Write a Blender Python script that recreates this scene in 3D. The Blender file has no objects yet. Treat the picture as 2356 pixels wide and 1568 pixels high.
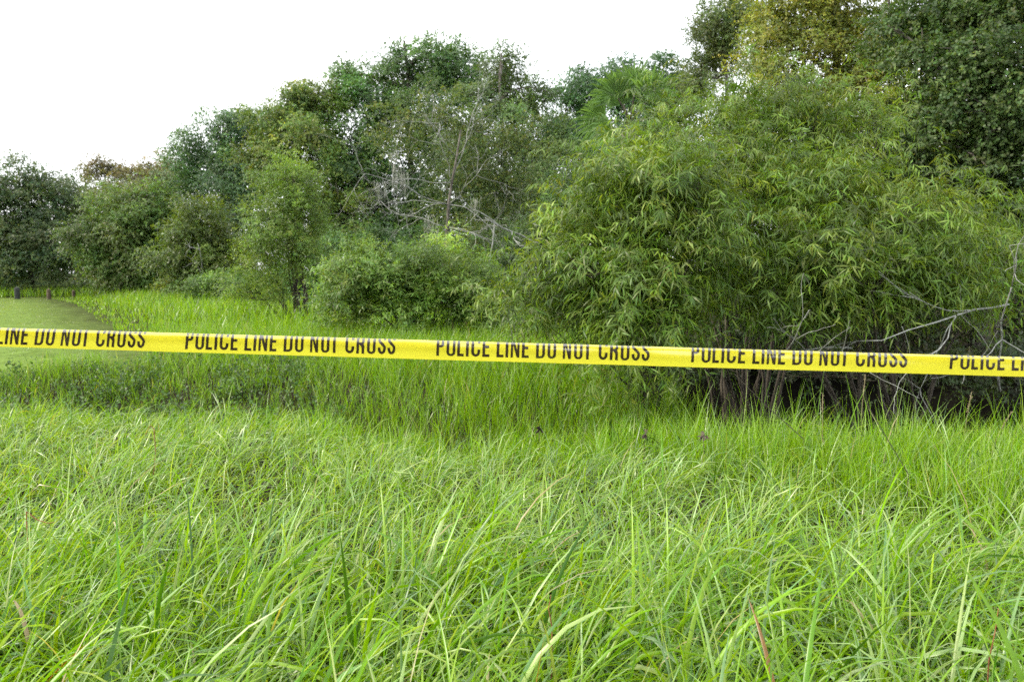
import bpy, bmesh, math
import numpy as np
from mathutils import Vector, Matrix

R = math.radians
scn = bpy.context.scene
C = scn.collection

# ------------------------------------------------------------------ camera
F = 1832.0            # focal length in pixels of a 2356 px wide frame
CAM_Z = 1.35
PITCH = math.atan((784 - 625) / F)
cd = bpy.data.cameras.new('camera')
cam = bpy.data.objects.new('camera', cd)
C.objects.link(cam)
cam.location = (0, 0, CAM_Z)
cam.rotation_euler = (math.pi / 2 - PITCH, 0, 0)
cd.sensor_width = 36.0
cd.lens = 36.0 * F / 2356.0
cd.clip_start = 0.05
cd.clip_end = 2000
cd.dof.use_dof = True
cd.dof.focus_distance = 3.2
cd.dof.aperture_fstop = 5.6
scn.camera = cam

# ------------------------------------------------------------------ world, sun, exposure
SUN_EL, SUN_AZ = R(36), R(-92)       # azimuth measured from +Y (view), negative = left
w = bpy.data.worlds.new('World')
scn.world = w
w.use_nodes = True
nt = w.node_tree
nt.nodes.clear()
out = nt.nodes.new('ShaderNodeOutputWorld')
bg = nt.nodes.new('ShaderNodeBackground')
sky = nt.nodes.new('ShaderNodeTexSky')
sky.sky_type = 'NISHITA'
sky.sun_disc = False
sky.sun_elevation = SUN_EL
sky.sun_rotation = SUN_AZ
sky.air_density = 1.0
sky.dust_density = 3.0
sky.ozone_density = 1.0
tc = nt.nodes.new('ShaderNodeTexCoord')
mp = nt.nodes.new('ShaderNodeMapping')
mp.inputs['Scale'].default_value = (1.2, 1.2, 3.0)
ns = nt.nodes.new('ShaderNodeTexNoise')
ns.inputs['Scale'].default_value = 1.6
ns.inputs['Detail'].default_value = 5
rp = nt.nodes.new('ShaderNodeValToRGB')
rp.color_ramp.elements[0].position = 0.30
rp.color_ramp.elements[0].color = (0.55, 0.55, 0.55, 1)
rp.color_ramp.elements[1].position = 0.62
rp.color_ramp.elements[1].color = (0.92, 0.92, 0.92, 1)
mx = nt.nodes.new('ShaderNodeMix')
mx.data_type = 'RGBA'
mx.inputs[7].default_value = (8.2, 8.3, 8.5, 1)    # thin bright cloud, in the sky texture's own units
nt.links.new(tc.outputs['Generated'], mp.inputs['Vector'])
nt.links.new(mp.outputs['Vector'], ns.inputs['Vector'])
nt.links.new(ns.outputs['Fac'], rp.inputs['Fac'])
nt.links.new(rp.outputs['Color'], mx.inputs[0])
nt.links.new(sky.outputs['Color'], mx.inputs[6])
nt.links.new(mx.outputs[2], bg.inputs['Color'])
bg.inputs['Strength'].default_value = 0.11
nt.links.new(bg.outputs['Background'], out.inputs['Surface'])

sd = bpy.data.lights.new('sun', 'SUN')
sd.energy = 1.5
sd.angle = R(12)
sd.color = (1.0, 0.91, 0.76)
sun = bpy.data.objects.new('sun', sd)
C.objects.link(sun)
sv = Vector((math.sin(SUN_AZ) * math.cos(SUN_EL), math.cos(SUN_AZ) * math.cos(SUN_EL), math.sin(SUN_EL)))
sun.rotation_euler = sv.to_track_quat('Z', 'Y').to_euler()

scn.view_settings.view_transform = 'Standard'
scn.view_settings.look = 'None'
scn.view_settings.gamma = 1
scn.view_settings.use_curve_mapping = False
scn.view_settings.exposure = 1.6
scn.render.engine = 'CYCLES'
scn.cycles.use_denoising = False
scn.cycles.max_bounces = 6
scn.cycles.diffuse_bounces = 3
scn.cycles.transmission_bounces = 4
scn.cycles.glossy_bounces = 2
scn.cycles.use_adaptive_sampling = True
scn.cycles.adaptive_threshold = 0.018


def px(u, v, y):
    """point at forward distance y that shows at pixel (u, v) of the 2356x1568 frame"""
    c, s = math.cos(PITCH), math.sin(PITCH)
    a, b = (u - 1178) / F, (784 - v) / F
    d = np.array([a, c + b * s, -s + b * c])
    return np.array([0, 0, CAM_Z]) + d * (y / d[1])


# ------------------------------------------------------------------ materials
def nodes(name):
    m = bpy.data.materials.new(name)
    m.use_nodes = True
    t = m.node_tree
    t.nodes.clear()
    return m, t, t.nodes.new('ShaderNodeOutputMaterial')


def leaf_mat(name, rough=0.45, spec=0.5, trans=0.4, tint=(1.35, 1.15, 0.45)):
    """leaf colour comes from the per-leaf colour attribute; light passes through the blade"""
    m, t, o = nodes(name)
    at = t.nodes.new('ShaderNodeAttribute'); at.attribute_name = 'Col'
    geo = t.nodes.new('ShaderNodeNewGeometry')
    nz = t.nodes.new('ShaderNodeTexNoise'); nz.inputs['Scale'].default_value = 40; nz.inputs['Detail'].default_value = 2
    t.links.new(geo.outputs['Position'], nz.inputs['Vector'])
    mr = t.nodes.new('ShaderNodeMapRange'); mr.inputs[3].default_value = 0.8; mr.inputs[4].default_value = 1.2
    t.links.new(nz.outputs['Fac'], mr.inputs[0])
    vm = t.nodes.new('ShaderNodeVectorMath'); vm.operation = 'SCALE'
    t.links.new(at.outputs['Color'], vm.inputs[0]); t.links.new(mr.outputs[0], vm.inputs['Scale'])
    p = t.nodes.new('ShaderNodeBsdfPrincipled')
    p.inputs['Roughness'].default_value = rough
    p.inputs['Specular IOR Level'].default_value = spec
    t.links.new(vm.outputs[0], p.inputs['Base Color'])
    v2 = t.nodes.new('ShaderNodeVectorMath'); v2.operation = 'MULTIPLY'
    v2.inputs[1].default_value = tint
    t.links.new(vm.outputs[0], v2.inputs[0])
    tr = t.nodes.new('ShaderNodeBsdfTranslucent')
    t.links.new(v2.outputs[0], tr.inputs['Color'])
    ms = t.nodes.new('ShaderNodeMixShader'); ms.inputs[0].default_value = trans
    t.links.new(p.outputs[0], ms.inputs[1]); t.links.new(tr.outputs[0], ms.inputs[2])
    t.links.new(ms.outputs[0], o.inputs['Surface'])
    return m


def bark_mat(name, c1, c2, scale=18):
    m, t, o = nodes(name)
    p = t.nodes.new('ShaderNodeBsdfPrincipled'); p.inputs['Roughness'].default_value = 0.9
    geo = t.nodes.new('ShaderNodeNewGeometry')
    mpn = t.nodes.new('ShaderNodeMapping'); mpn.inputs['Scale'].default_value = (1, 1, 0.3)
    nz = t.nodes.new('ShaderNodeTexNoise'); nz.inputs['Scale'].default_value = scale; nz.inputs['Detail'].default_value = 6
    t.links.new(geo.outputs['Position'], mpn.inputs['Vector']); t.links.new(mpn.outputs[0], nz.inputs['Vector'])
    r = t.nodes.new('ShaderNodeValToRGB')
    r.color_ramp.elements[0].position = 0.35; r.color_ramp.elements[0].color = (*c1, 1)
    r.color_ramp.elements[1].position = 0.65; r.color_ramp.elements[1].color = (*c2, 1)
    t.links.new(nz.outputs['Fac'], r.inputs[0]); t.links.new(r.outputs[0], p.inputs['Base Color'])
    b = t.nodes.new('ShaderNodeBump'); b.inputs['Strength'].default_value = 0.5; b.inputs['Distance'].default_value = 0.02
    t.links.new(nz.outputs['Fac'], b.inputs['Height']); t.links.new(b.outputs[0], p.inputs['Normal'])
    t.links.new(p.outputs[0], o.inputs['Surface'])
    return m


M = {}
M['grass'] = leaf_mat('grass_blade', 0.33, 0.6, 0.45, (1.15, 1.15, 0.12))
M['leaf'] = leaf_mat('tree_leaf', 0.5, 0.4, 0.45, (1.2, 1.15, 0.5))
M['willow'] = leaf_mat('willow_leaf', 0.42, 0.4, 0.45, (1.25, 1.15, 0.4))
M['bark'] = bark_mat('oak_bark', (0.05, 0.042, 0.033), (0.17, 0.15, 0.125))
M['stem'] = bark_mat('willow_bark', (0.03, 0.025, 0.018), (0.085, 0.07, 0.05), 30)
M['grey'] = bark_mat('weathered_grey_wood', (0.19, 0.19, 0.17), (0.38, 0.39, 0.36), 25)
M['moss'] = bark_mat('grey_moss', (0.20, 0.21, 0.17), (0.36, 0.37, 0.31), 60)
M['post_dark'] = bark_mat('tarred_post', (0.012, 0.014, 0.014), (0.04, 0.045, 0.04), 20)
M['post_brown'] = bark_mat('brown_post', (0.05, 0.035, 0.02), (0.13, 0.095, 0.06), 20)
M['dry'] = bark_mat('withered_leaf', (0.03, 0.022, 0.018), (0.10, 0.07, 0.05), 60)
M['red'] = bark_mat('red_stalk', (0.16, 0.035, 0.02), (0.30, 0.12, 0.05), 60)


# ------------------------------------------------------------------ mesh helpers
def mesh_np(name, V, tris=None, quads=None, col=None, smooth=False):
    V = np.asarray(V, np.float32).reshape(-1, 3)
    me = bpy.data.meshes.new(name)
    nt_ = 0 if tris is None else len(tris)
    nq = 0 if quads is None else len(quads)
    me.vertices.add(len(V)); me.vertices.foreach_set('co', V.ravel())
    loops = []
    if nt_: loops.append(np.asarray(tris, np.int32).ravel())
    if nq: loops.append(np.asarray(quads, np.int32).ravel())
    lp = np.concatenate(loops)
    me.loops.add(len(lp)); me.loops.foreach_set('vertex_index', lp)
    st = np.concatenate([np.arange(nt_) * 3, nt_ * 3 + np.arange(nq) * 4]).astype(np.int32)
    me.polygons.add(nt_ + nq); me.polygons.foreach_set('loop_start', st)
    if smooth:
        me.polygons.foreach_set('use_smooth', np.ones(nt_ + nq, bool))
    if col is not None:
        a = me.color_attributes.new('Col', 'FLOAT_COLOR', 'POINT')
        c4 = np.ones((len(V), 4), np.float32); c4[:, :3] = col
        a.data.foreach_set('color', c4.ravel())
    me.update(calc_edges=True)
    return me


def link(name, data, mat=None, parent=None, loc=None):
    o = bpy.data.objects.new(name, data)
    C.objects.link(o)
    if mat is not None and data is not None and not data.materials:
        data.materials.append(mat)
    if parent is not None:
        o.parent = parent
    if loc is not None:
        o.location = loc
    return o


def tag(o, label=None, cat=None, group=None, kind=None):
    if label: o['label'] = label
    if cat: o['category'] = cat
    if group: o['group'] = group
    if kind: o['kind'] = kind
    return o


def nrm(a):
    return a / np.maximum(np.linalg.norm(a, axis=-1, keepdims=True), 1e-9)


def tube_mesh(name, lines, sides=6, smooth=True):
    """lines: list of (points (k,3), radii (k,)); one mesh of tapered tubes with closed tips"""
    VV, QQ, TT, off = [], [], [], 0
    ang = np.arange(sides) * 2 * math.pi / sides
    for P, r in lines:
        P = np.asarray(P, float); r = np.asarray(r, float)
        k = len(P)
        T = np.gradient(P, axis=0); T = nrm(T)
        ref = np.array([0.0, 0, 1]) if abs(T[:, 2]).mean() < 0.8 else np.array([1.0, 0.1, 0])
        A = nrm(np.cross(T, ref)); B = np.cross(T, A)
        ring = P[:, None] + r[:, None, None] * (np.cos(ang)[None, :, None] * A[:, None] + np.sin(ang)[None, :, None] * B[:, None])
        VV.append(ring.reshape(-1, 3)); VV.append(P[-1:] + T[-1:] * r[-1]); VV.append(P[:1])
        i = np.arange(k - 1)[:, None] * sides; j = np.arange(sides)[None]; j2 = (j + 1) % sides
        q = np.stack([i + j, i + j2, i + sides + j2, i + sides + j], -1).reshape(-1, 4) + off
        QQ.append(q)
        jj = np.arange(sides); tip = k * sides
        TT.append(np.stack([(k - 1) * sides + jj, (k - 1) * sides + (jj + 1) % sides, np.full(sides, tip)], -1) + off)
        TT.append(np.stack([(jj + 1) % sides, jj, np.full(sides, tip + 1)], -1) + off)
        off += k * sides + 2
    return mesh_np(name, np.concatenate(VV), np.concatenate(TT), np.concatenate(QQ), smooth=smooth)


def wob(rng, a, b, k, amp, sag=0.0):
    """a crooked line from a to b"""
    t = np.linspace(0, 1, k)[:, None]
    P = a + (b - a) * t
    n = rng.normal(size=(k, 3)) * amp
    n = np.cumsum(n, 0); n -= t * n[-1]
    n[0] = 0
    P = P + n * 0.6
    P[:, 2] += sag * 4 * (t[:, 0] * (1 - t[:, 0]))
    return P


# leaf templates: (x across, y along, z up) and triangles
LEAF = {
    'oak': (np.array([[0, 0, 0], [-.5, .5, .10], [.5, .5, .10], [0, 1, -.08]]), np.array([[0, 2, 1], [1, 2, 3]])),
    'tri': (np.array([[-.5, 0, .05], [.5, .12, .05], [0, 1, -.08]]), np.array([[0, 1, 2]])),
    'blade': (np.array([[0, 0, 0], [-.5, .45, .05], [.5, .45, .05], [0, 1, -.15]]), np.array([[0, 2, 1], [1, 2, 3]])),
    'lance': (np.array([[0, 0, 0], [-.5, .34, .02], [.5, .34, .02], [-.38, .66, -.06], [.38, .66, -.06], [0, 1, -.2]]),
              np.array([[0, 2, 1], [1, 2, 4], [1, 4, 3], [3, 4, 5]])),
    'ovate': (np.array([[0, 0, 0], [-.5, .4, .12], [0, .45, 0], [.5, .4, .12], [0, 1, -.1]]),
              np.array([[0, 2, 1], [0, 3, 2], [1, 2, 4], [2, 3, 4]])),
}


def leaves_mesh(name, kind, P, D, Nn, L, W, col):
    T, tri = LEAF[kind]
    Y = nrm(D); X = nrm(np.cross(Y, Nn)); Z = np.cross(X, Y)
    V = (P[:, None] + T[None, :, 0:1] * X[:, None] * W[:, None, None] + T[None, :, 1:2] * Y[:, None] * L[:, None, None]
         + T[None, :, 2:3] * Z[:, None] * L[:, None, None])
    n, k = len(P), len(T)
    tt = (tri[None] + (np.arange(n) * k)[:, None, None]).reshape(-1, 3)
    return mesh_np(name, V.reshape(-1, 3), tt, col=np.repeat(col, k, 0))


def sprigs(rng, B, D, length, nl, leaf_l, leaf_w, droop=0.5, spread=0.8, ldroop=0.3, t0=0.15, pal=None, jit=0.2, bcol=None, jd=0.25, out=None):
    """leaves set along arching shoots. B, D (M,3). returns P, D, N, L, W, col"""
    m = len(B)
    D = nrm(D)
    Ls = length * rng.uniform(.65, 1.25, m)
    t = np.linspace(t0, 1, nl)[None] + rng.uniform(-.03, .03, (m, nl))
    g = np.array([0, 0, -1.0])
    P = B[:, None] + D[:, None] * (Ls[:, None] * t)[..., None] + g * (droop * Ls[:, None] * t ** 2)[..., None]
    T = nrm(D[:, None] + g * (2 * droop * t)[..., None])
    ref = nrm(np.cross(D, rng.normal(size=(m, 3))))
    s2 = np.cross(D, ref)
    ph = rng.uniform(0, 6.28, (m, 1)) + np.arange(nl)[None] * 2.4
    side = np.cos(ph)[..., None] * ref[:, None] + np.sin(ph)[..., None] * s2[:, None]
    LD = nrm(T * .65 + side * spread + g * ldroop + rng.normal(size=(m, nl, 3)) * jd)
    NN = rng.normal(size=(m, nl, 3)) * .6 + np.array([0, 0, 1.0])
    if out is not None:
        NN = NN * .7 + out[:, None] * .8
    LL = leaf_l * rng.uniform(.65, 1.2, (m, nl)) * (1 - .25 * t)
    WW = leaf_w * rng.uniform(.75, 1.2, (m, nl))
    pal = np.asarray(pal)
    if bcol is None:
        bcol = pal[rng.integers(0, len(pal), m)]
    cc = bcol[:, None] * rng.uniform(1 - jit, 1 + jit, (m, nl, 1)) * (1 + rng.normal(size=(m, nl, 3)) * .07)
    f = lambda a: a.reshape(-1, a.shape[-1])
    return f(P), f(LD), f(NN), LL.ravel(), WW.ravel(), np.clip(f(cc), 0.004, 1)


def lobe_points(rng, lobes, n, base, sub=11, keep_far=0.55, shell=0.62, subr=(.28, .52), flat=.62):
    """cluster centres in a lumpy union of ellipsoids, each lobe carrying smaller bulges; lobes: (cx,cy,cz,rx,ry,rz[,weight])"""
    vol = np.array([(l[3] * l[4] + l[3] * l[5] + l[4] * l[5]) * (l[6] if len(l) > 6 else 1) for l in lobes])
    cnt = np.maximum((n * vol / vol.sum()).astype(int), 20)
    PP, OO, FF = [], [], []
    for l, k in zip(lobes, cnt):
        c = np.array(l[:3]); r = np.array(l[3:6])
        sd_ = nrm(rng.normal(size=(sub, 3)))
        sc_ = c + sd_ * r * rng.uniform(.5, 1.08, (sub, 1))
        sr = rng.uniform(*subr, sub)
        i = rng.integers(0, sub, k)
        d = nrm(rng.normal(size=(k, 3)))
        rad = rng.uniform(shell, 1.0, (k, 1)) * (1 + .18 * rng.normal(size=(k, 1)))
        a = sc_[i] + d * r * sr[i][:, None] * rad * np.array([1.1, 1.1, flat])
        tone = rng.lognormal(0, .24, (sub + 1, 1)) * np.concatenate([rng.lognormal(0, .06, (sub + 1, 1)), np.ones((sub + 1, 1)), rng.lognormal(0, .10, (sub + 1, 1))], 1)
        d2 = nrm(rng.normal(size=(k, 3)))
        b = c + d2 * r * rng.uniform(.1, .85, (k, 1))
        pick = rng.random(k) < .76
        p = np.where(pick[:, None], a, b)
        o = nrm((p - c) / r)
        kp = (p[:, 1] < c[1] + .25 * r[1]) | (rng.random(k) < keep_far)
        kp &= p[:, 2] > 0.15
        PP.append(p[kp]); OO.append(o[kp]); FF.append(np.where(pick, i, sub)[kp]); FF[-1] = tone[FF[-1]]
    return np.concatenate(PP), np.concatenate(OO), np.concatenate(FF)


def make_tree(name, label, cat, base, lobes, n_cl, leaf, group=None, seed=1, trunk_r=0.16, stems=1, per=3, nl=7, sprig_len=.45,
              kind='tri', mat='leaf', bark='bark', pal=None, droop=.35, spread=.8, ldroop=.15, up=.35, twigs=160, leaf_parts=0,
              fork=.35, keep_far=.55, shell=.62, sub=17, jit=.25, subr=(.20, .46), flat=.62, shoots=0.0, density=2.4, limb_name='limb', tint_fn=None, floor_fn=None):
    rng = np.random.default_rng(seed)
    base = np.array(base, float)
    root = link(name, None, loc=base)
    tag(root, label, cat, group)
    Lb = [tuple(np.array(l[:3]) - base) + tuple(l[3:]) for l in lobes]
    P, O, TN = lobe_points(rng, Lb, int(n_cl * density), base, keep_far=keep_far, shell=shell, sub=sub, subr=subr, flat=flat)
    # trunk and limbs
    cen = np.array([[l[0], l[1], l[2]] for l in Lb])
    mid = cen.mean(0)
    hi = max(l[2] + l[5] * .5 for l in Lb)
    limbs = []
    if stems == 1:
        tp = np.array([mid[0] * .7, mid[1] * .7, hi])
        tl = wob(rng, np.zeros(3), tp, 9, .10 * hi / 8)
        tr = trunk_r * (1 - .8 * np.linspace(0, 1, 9)) * np.r_[1.35, 1.08, np.ones(7)]
        link('trunk', tube_mesh('trunk', [(tl, tr)], 9), M[bark], root)
        for l in Lb:
            c = np.array(l[:3])
            h = np.clip((c[2] - .45 * l[5]) / hi, fork * .6, .92) * 8
            i0 = int(h); f_ = h - i0
            s = tl[i0] * (1 - f_) + tl[min(i0 + 1, 8)] * f_
            e = c + np.array([0, 0, l[5] * .35])
            ln = wob(rng, s, e, 7, .06 * np.linalg.norm(e - s) / 2, sag=.08)
            limbs.append((ln, np.linspace(trunk_r * .5, trunk_r * .14, 7)))
    else:
        for k in range(stems):
            l = Lb[k % len(Lb)]
            a = rng.uniform(0, 6.28); rr = rng.uniform(.05, .35)
            s = np.array([math.cos(a) * rr, math.sin(a) * rr, 0])
            e = np.array(l[:3]) + nrm(rng.normal(size=3)) * np.array(l[3:6]) * .6
            e[2] = max(e[2], l[2])
            ln = wob(rng, s, e, 8, .05 * np.linalg.norm(e - s) / 2, sag=.06)
            limbs.append((ln, np.linspace(trunk_r, trunk_r * .25, 8) * rng.uniform(.6, 1.1)))
    # twigs from the nearest limb to a cluster centre
    tw = [[] for _ in limbs]
    allp = np.concatenate([l[0][2:] for l in limbs]); own = np.concatenate([[i] * (len(l[0]) - 2) for i, l in enumerate(limbs)])
    idx = rng.permutation(len(P))[:twigs]
    for i in idx:
        d = np.linalg.norm(allp - P[i], axis=1) + (allp[:, 2] > P[i][2]) * .4
        j = int(np.argmin(d)); s = allp[j]
        r0 = min(.05, .012 + .012 * d[j]) * (trunk_r / .16) ** .5
        tw[own[j]].append((wob(rng, s, P[i], 4, .05 * d[j] / 2, sag=.03), np.linspace(r0, r0 * .25, 4)))
    for k, l in enumerate(limbs):
        link(limb_name if stems == 1 else 'stem', tube_mesh('limb', [l] + tw[k], 4), M[bark], root)
    # leaves
    B = np.repeat(P, per, 0) + rng.normal(size=(len(P) * per, 3)) * sprig_len * .35
    D = np.repeat(O, per, 0) * .7 + rng.normal(size=(len(P) * per, 3)) * .6 + np.array([0, 0, up])
    pal = np.asarray(pal) * np.array([.95, 1.06, .95])
    w_ = rng.dirichlet(np.ones(len(pal)) * .55, len(P))
    bc = np.repeat((w_ @ pal) * TN, per, 0)
    if tint_fn is not None:
        bc = tint_fn(B + base, bc, rng)
    sl = np.where(rng.random(len(B)) < shoots, rng.uniform(1.5, 2.1, len(B)), 1.0) * sprig_len
    S = sprigs(rng, B, D, sl, nl, leaf[0], leaf[1], droop, spread, ldroop, pal=pal, jit=jit, bcol=bc, out=np.repeat(O, per, 0))
    ok = S[0][:, 2] + base[2] > GH(S[0][:, 0] + base[0], S[0][:, 1] + base[1]) + .03
    if floor_fn is not None:
        ok &= S[0][:, 2] + base[2] > floor_fn(S[0][:, 0] + base[0], S[0][:, 1] + base[1]) + rng.normal(size=len(ok)) * .10
    S = tuple(a[ok] for a in S)
    if leaf_parts:
        wp = S[0] + base
        dist = np.linalg.norm(wp - np.array([0, 0, CAM_Z]), axis=1)
        u = wp[:, 0] / wp[:, 1]
        # leaves on the camera side that show largest: near, long, spread over the face of the shrub
        vis = dist - .25 * rng.random(len(dist)) - 6 * S[3]
        vis[(np.abs(u) > .62) | (wp[:, 2] - CAM_Z > .36 * wp[:, 1])] += 50
        cell = np.floor(wp[:, 0] / .22).astype(int) * 1000 + np.floor(wp[:, 2] / .22).astype(int)
        order = np.argsort(vis); seen = {}; chosen = []
        for i in order:
            c = cell[i]
            if seen.get(c, 0) < 4:
                seen[c] = seen.get(c, 0) + 1; chosen.append(i)
                if len(chosen) >= leaf_parts: break
        chosen = np.array(chosen)
        T, tri = LEAF[kind]
        mes = []
        for k in range(10):
            cc = S[5][chosen[k * len(chosen) // 10]]
            me = mesh_np('leaf', T, tri, col=np.tile(cc, (len(T), 1))); me.materials.append(M[mat]); mes.append(me)
        for n_, i in enumerate(chosen):
            o = bpy.data.objects.new('leaf', mes[n_ % 10]); C.objects.link(o); o.parent = root
            Y = nrm(S[1][i]); X = nrm(np.cross(Y, S[2][i])); Z = np.cross(X, Y)
            mt = np.eye(4); mt[:3, 0] = X * S[4][i]; mt[:3, 1] = Y * S[3][i]; mt[:3, 2] = Z * S[3][i]; mt[:3, 3] = S[0][i]
            o.matrix_local = Matrix(mt.tolist())
        keep = np.ones(len(S[0]), bool); keep[chosen] = False
        S = tuple(a[keep] for a in S)
    cr = link('crown', leaves_mesh('crown', kind, *S), M[mat], root)
    cr['kind'] = 'stuff'
    return root


# ------------------------------------------------------------------ ground
def vnoise(x, y, s=1.0, seed=0):
    a = np.sin(x * 1.7 * s + seed) * np.cos(y * 1.3 * s + 2.1 * seed) + .5 * np.sin(x * 3.9 * s + y * 2.3 * s + seed * 1.3) + .25 * np.sin(x * 7.7 * s - y * 6.1 * s + seed)
    return a / 1.75


def swale_c(x):
    return np.interp(x, [-30, -9, -4.8, -2.5, -.7, .4, 1.5, 6], [11, 9.9, 9.2, 8.6, 7.5, 7.0, 6.9, 6.9]) + .12 * np.sin(np.asarray(x) * 1.9)


def GH(x, y):
    x = np.asarray(x, float); y = np.asarray(y, float)
    d = (y - swale_c(x)) / np.where(y < swale_c(x), 1.1, 1.5)
    dep = .75 * np.exp(-d * d) * np.clip((1.6 - x) / 2.5, 0.25, 1) * np.clip((x + 30) / 15, 0, 1)
    under = 1.15 * np.exp(-((x - 4.4) / 2.3) ** 4 - ((y - 9.6) / 2.9) ** 4)
    rise = .25 * np.clip((y - 36) / 20, 0, 1) ** 2
    return -dep - under + .035 * vnoise(x, y, .9, 1) + rise


def lawn_edge(y):
    return -3.9 - (y - 12) * .645


def lawn_mask(x, y):
    """1 on the mown lawn"""
    e = lawn_edge(y) + .5 * vnoise(x * .6, y, .7, 4)
    return np.clip((e - x) / 3.2, 0, 1) * np.clip((y - 11.0 + .5 * vnoise(x, y, 1.2, 2)) / 1.2, 0, 1) * np.clip((41.5 - y) / 1.0, 0, 1)


gx = np.unique(np.concatenate([np.arange(-12, 12.01, .28), np.sign(np.linspace(-1, 1, 121)) * (12 + 388 * np.abs(np.linspace(-1, 1, 121)) ** 2.5)]))
gy = np.unique(np.concatenate([np.arange(-3, 16, .28), np.arange(16, 48, .6), 48 + 452 * np.linspace(0, 1, 30) ** 2, np.array([-60, -30, -15, -8, -5])]))
XX, YY = np.meshgrid(gx, gy)
ZZ = GH(XX, YY)
n0, n1 = XX.shape
q = (np.arange(n0 - 1)[:, None] * n1 + np.arange(n1 - 1)[None])
quads = np.stack([q, q + 1, q + n1 + 1, q + n1], -1).reshape(-1, 4)
lm = lawn_mask(XX, YY).ravel()[:, None]
gc = np.array([[.028, .024, .017]]) * (1 - lm) + np.array([[.125, .185, .045]]) * lm
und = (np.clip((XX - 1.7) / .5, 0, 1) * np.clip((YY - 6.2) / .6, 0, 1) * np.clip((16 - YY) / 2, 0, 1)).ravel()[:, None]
gc = gc * (1 - und) + np.array([[.008, .0075, .006]]) * und  # dark leaf litter, blackened further to paint in the shade under the willows
far = np.clip((YY.ravel() - 44) / 8, 0, 1)[:, None]
gc = gc * (1 - far) + np.array([[.03, .04, .015]]) * far
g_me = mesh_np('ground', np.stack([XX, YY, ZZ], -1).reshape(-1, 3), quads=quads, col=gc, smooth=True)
gm, t, o = nodes('soil_and_turf')
p = t.nodes.new('ShaderNodeBsdfPrincipled'); p.inputs['Roughness'].default_value = .95
p.inputs['Specular IOR Level'].default_value = .0
at = t.nodes.new('ShaderNodeAttribute'); at.attribute_name = 'Col'
geo = t.nodes.new('ShaderNodeNewGeometry')
n1_ = t.nodes.new('ShaderNodeTexNoise'); n1_.inputs['Scale'].default_value = 2.2; n1_.inputs['Detail'].default_value = 10; n1_.inputs['Roughness'].default_value = .7
t.links.new(geo.outputs['Position'], n1_.inputs['Vector'])
mr = t.nodes.new('ShaderNodeMapRange'); mr.inputs[1].default_value = .3; mr.inputs[2].default_value = .7; mr.inputs[3].default_value = .55; mr.inputs[4].default_value = 1.45
t.links.new(n1_.outputs['Fac'], mr.inputs[0])
vm = t.nodes.new('ShaderNodeVectorMath'); vm.operation = 'SCALE'
t.links.new(at.outputs['Color'], vm.inputs[0]); t.links.new(mr.outputs[0], vm.inputs['Scale'])
t.links.new(vm.outputs[0], p.inputs['Base Color'])
bp = t.nodes.new('ShaderNodeBump'); bp.inputs['Strength'].default_value = .8; bp.inputs['Distance'].default_value = .05
t.links.new(n1_.outputs['Fac'], bp.inputs['Height']); t.links.new(bp.outputs[0], p.inputs['Normal'])
t.links.new(p.outputs[0], o.inputs['Surface'])
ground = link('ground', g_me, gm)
tag(ground, 'dark soil and turf ground with a shallow grassy swale', None, None, 'structure')


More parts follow.
